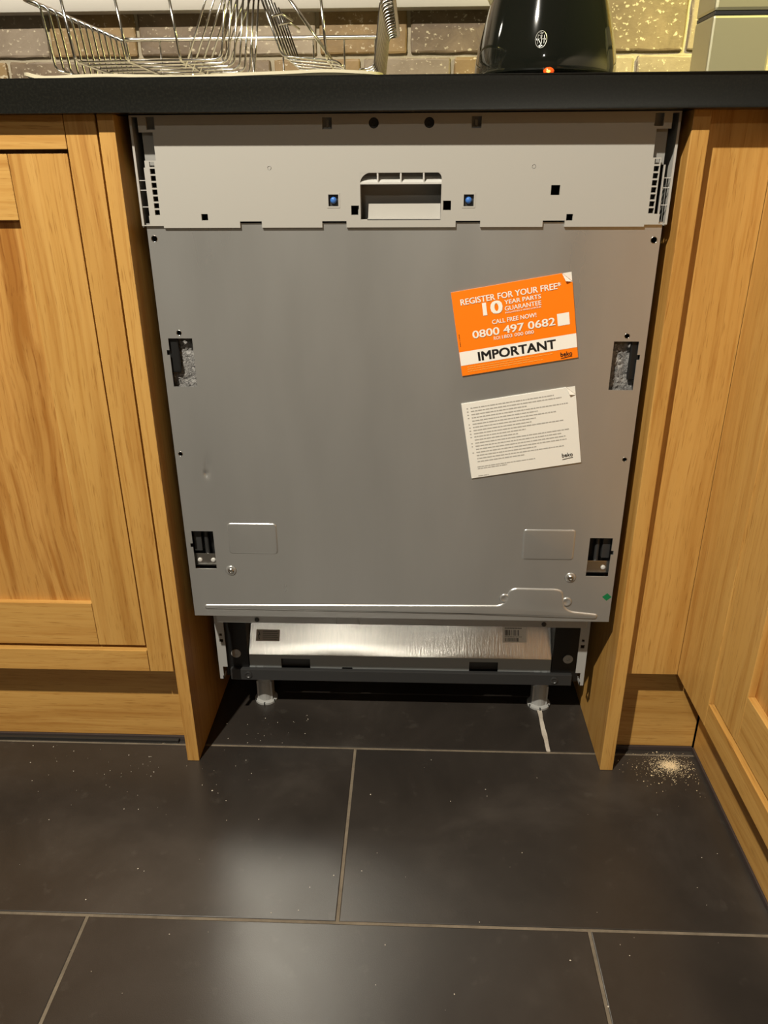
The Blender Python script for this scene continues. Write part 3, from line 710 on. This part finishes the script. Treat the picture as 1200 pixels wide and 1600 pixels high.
# ------------------------------------------------------------------ kettle
kx, ky = .1770, .2000
KT = root('kettle', (kx, ky, ZT1), 'glossy black cone shaped electric kettle with lit red switch on the worktop', 'kettle')
bm = bmesh.new(); lathe(bm, [(.083, .0002), (.086, .003), (.086, .010), (.083, .014), (.05, .0145)], (kx, ky, ZT1), 48); obj('power_base', bm, M['kettle'], KT, smooth=35)
KP = [(.070, .0146), (.0840, .0150), (.0872, .0175), (.0880, .023), (.0872, .032), (.0845, .048), (.0760, .080), (.0665, .112), (.0580, .142), (.0525, .165), (.051, .170), (.040, .171)]
bm = bmesh.new(); lathe(bm, KP, (kx, ky, ZT1), 64); body = obj('body', bm, M['kettle'], KT, smooth=35)
bm = bmesh.new(); lathe(bm, [(.0505, .1705), (.049, .178), (.034, .188), (.012, .192), (.011, .200), (.004, .203)], (kx, ky, ZT1), 40); obj('lid', bm, M['kettle'], KT, smooth=40)
bm = bmesh.new(); tube(bm, arc_path([(kx+.058, ky+.015, ZT1+.140), (kx+.115, ky+.035, ZT1+.150), (kx+.112, ky+.033, ZT1+.215), (kx+.018, ky+.006, ZT1+.198)], .03, 6), .011, 10); obj('handle', bm, M['kettle'], KT, smooth=True)
bm = bmesh.new()
for (a, r) in (((kx-.061, ky, ZT1+.100), .016), ): pass
tube(bm, [(kx-.058, ky, ZT1+.098), (kx-.072, ky, ZT1+.125), (kx-.088, ky, ZT1+.148)], .014, 12); obj('spout', bm, M['canister'], KT, smooth=40)
def kr(z):
    h = z-ZT1
    for (r0_, h0), (r1_, h1) in zip(KP, KP[1:]):
        if h0 <= h <= h1: return r0_+(r1_-r0_)*(h-h0)/(h1-h0)
def on_kettle(a, z, lift=.0006): r = kr(z)+lift; return Vector((kx+r*math.sin(a), ky-r*math.cos(a), z))
ea, ez = -.215, .9690; ew, eh = .0060, .0088
def epos(u, v): return on_kettle(ea+u/.079, ez+v)
bm = bmesh.new(); tube(bm, [epos(ew*math.cos(a), eh*math.sin(a)) for a in [i*math.pi/14 for i in range(28)]], .00038, 5, closed=True)
for pts in ([(-.55, -.55), (-.55, .55)], [(-.55, .5), (-.1, .45), (-.1, .1), (-.5, 0)], [(-.45, 0), (0, -.55)], [(.1, .55), (.1, -.5)], [(.55, .5), (.55, -.5)], [(.1, 0), (.55, .05)],
            [(-.4, .78), (0, .62), (.4, .78)], [(-.4, -.78), (0, -.62), (.4, -.78)], [(-.82, .1), (-.7, -.1)], [(.82, .1), (.7, -.1)], [(-.2, .9), (.2, .72)], [(-.2, -.9), (.25, -.72)]):
    tube(bm, [epos(u*ew, v*eh) for u, v in pts], .00030, 5)
tag(obj('emblem', bm, M['silver'], body), 'small silver oval monogram emblem')
bm = bmesh.new(); c = on_kettle(-.082, .9370, 0); bmesh.ops.create_icosphere(bm, subdivisions=2, radius=1)
for v in bm.verts: v.co = c + Vector((v.co.x*.0066, v.co.y*.004, v.co.z*.0044))
nl = tag(obj('switch', bm, M['neon'], KT, smooth=True), 'glowing red switch light')
bm = bmesh.new(); bmesh.ops.create_icosphere(bm, subdivisions=2, radius=1)
for v in bm.verts: v.co = c + Vector((-.0008+v.co.x*.0026, -.0030+v.co.y*.0016, -.0008+v.co.z*.0016))
obj('lamp_core', bm, M['core'], nl, smooth=True)

# ------------------------------------------------------------------ storage canister
cx0, cx1, cy0, cy1 = .3855, .4615, .220, .290
CN = root('canister', ((cx0+cx1)/2, (cy0+cy1)/2, ZT1), 'square brushed steel canister with lid at the right end of the worktop', 'canister')
bx('body', M['canister'], CN, cx0, cx1, cy0, cy1, ZT1, 1.0060, bev=.003)
bx('seam_band', M['bar'], CN, cx0+.001, cx1-.001, cy0+.001, cy1-.001, 1.0060, 1.0105, bev=.001)
bx('lid', M['canister'], CN, cx0, cx1, cy0, cy1, 1.0105, 1.045, bev=.004)

# ------------------------------------------------------------------ dust and crumbs
def grains(name, pts, mat, label, cat):
    bm = bmesh.new()
    for x, y, z, r in pts:
        q = [Vector((random.uniform(.6, 1.3), random.uniform(.6, 1.3), random.uniform(.5, .9)))*r]
        q = q[0]; c = Vector((x, y, z)); e = [bm.verts.new(c+Vector(d)) for d in ((q.x, 0, 0), (-q.x, 0, 0), (0, q.y, 0), (0, -q.y, 0), (0, 0, q.z), (0, 0, -q.z))]
        for a in (0, 1):
            for b in (2, 3):
                for d in (4, 5): bm.faces.new((e[a], e[b], e[d]))
    return tag(obj(name, bm, mat), label, cat, None, 'stuff')
rg = random.Random(11); P_ = []
for k in range(2200):
    s_ = rg.choice((.006, .006, .013, .026)); x, y = .4130+rg.gauss(0, s_), .0010+rg.gauss(0, s_*.75)
    if y < .030 and x < .450: P_.append((x, y, .0004, rg.uniform(.0003, .0008)))
for k in range(40):
    x, y = .405+rg.gauss(0, .035), -.004+rg.gauss(0, .02)
    if y < .03 and .33 < x < .45: P_.append((x, y, .0008, rg.uniform(.0008, .0016)))
grains('sawdust', P_, M['dustm'], 'small scatter of pale sawdust on the dark floor beside the corner plinth', 'sawdust')
P_ = []
for k in range(150):
    x, y = rg.uniform(-.62, .44), rg.uniform(-.45, .018)
    if rg.random() < .45: x, y = rg.uniform(-.6, -.2), rg.gauss(-.03, .05)
    if -.335 < x < -.30 and y > -.02 or y > .016 or abs(x-.314) < .02 and y > -.02: continue
    P_.append((x, y, .0005, rg.uniform(.0003, .0011)))
for k in range(25): P_.append((rg.uniform(-.29, -.15), rg.uniform(.03, .11), .0004, rg.uniform(.0003, .0009)))
grains('crumbs', P_, M['chip'], 'pale crumbs and grit strewn over the dark floor tiles', 'crumbs')
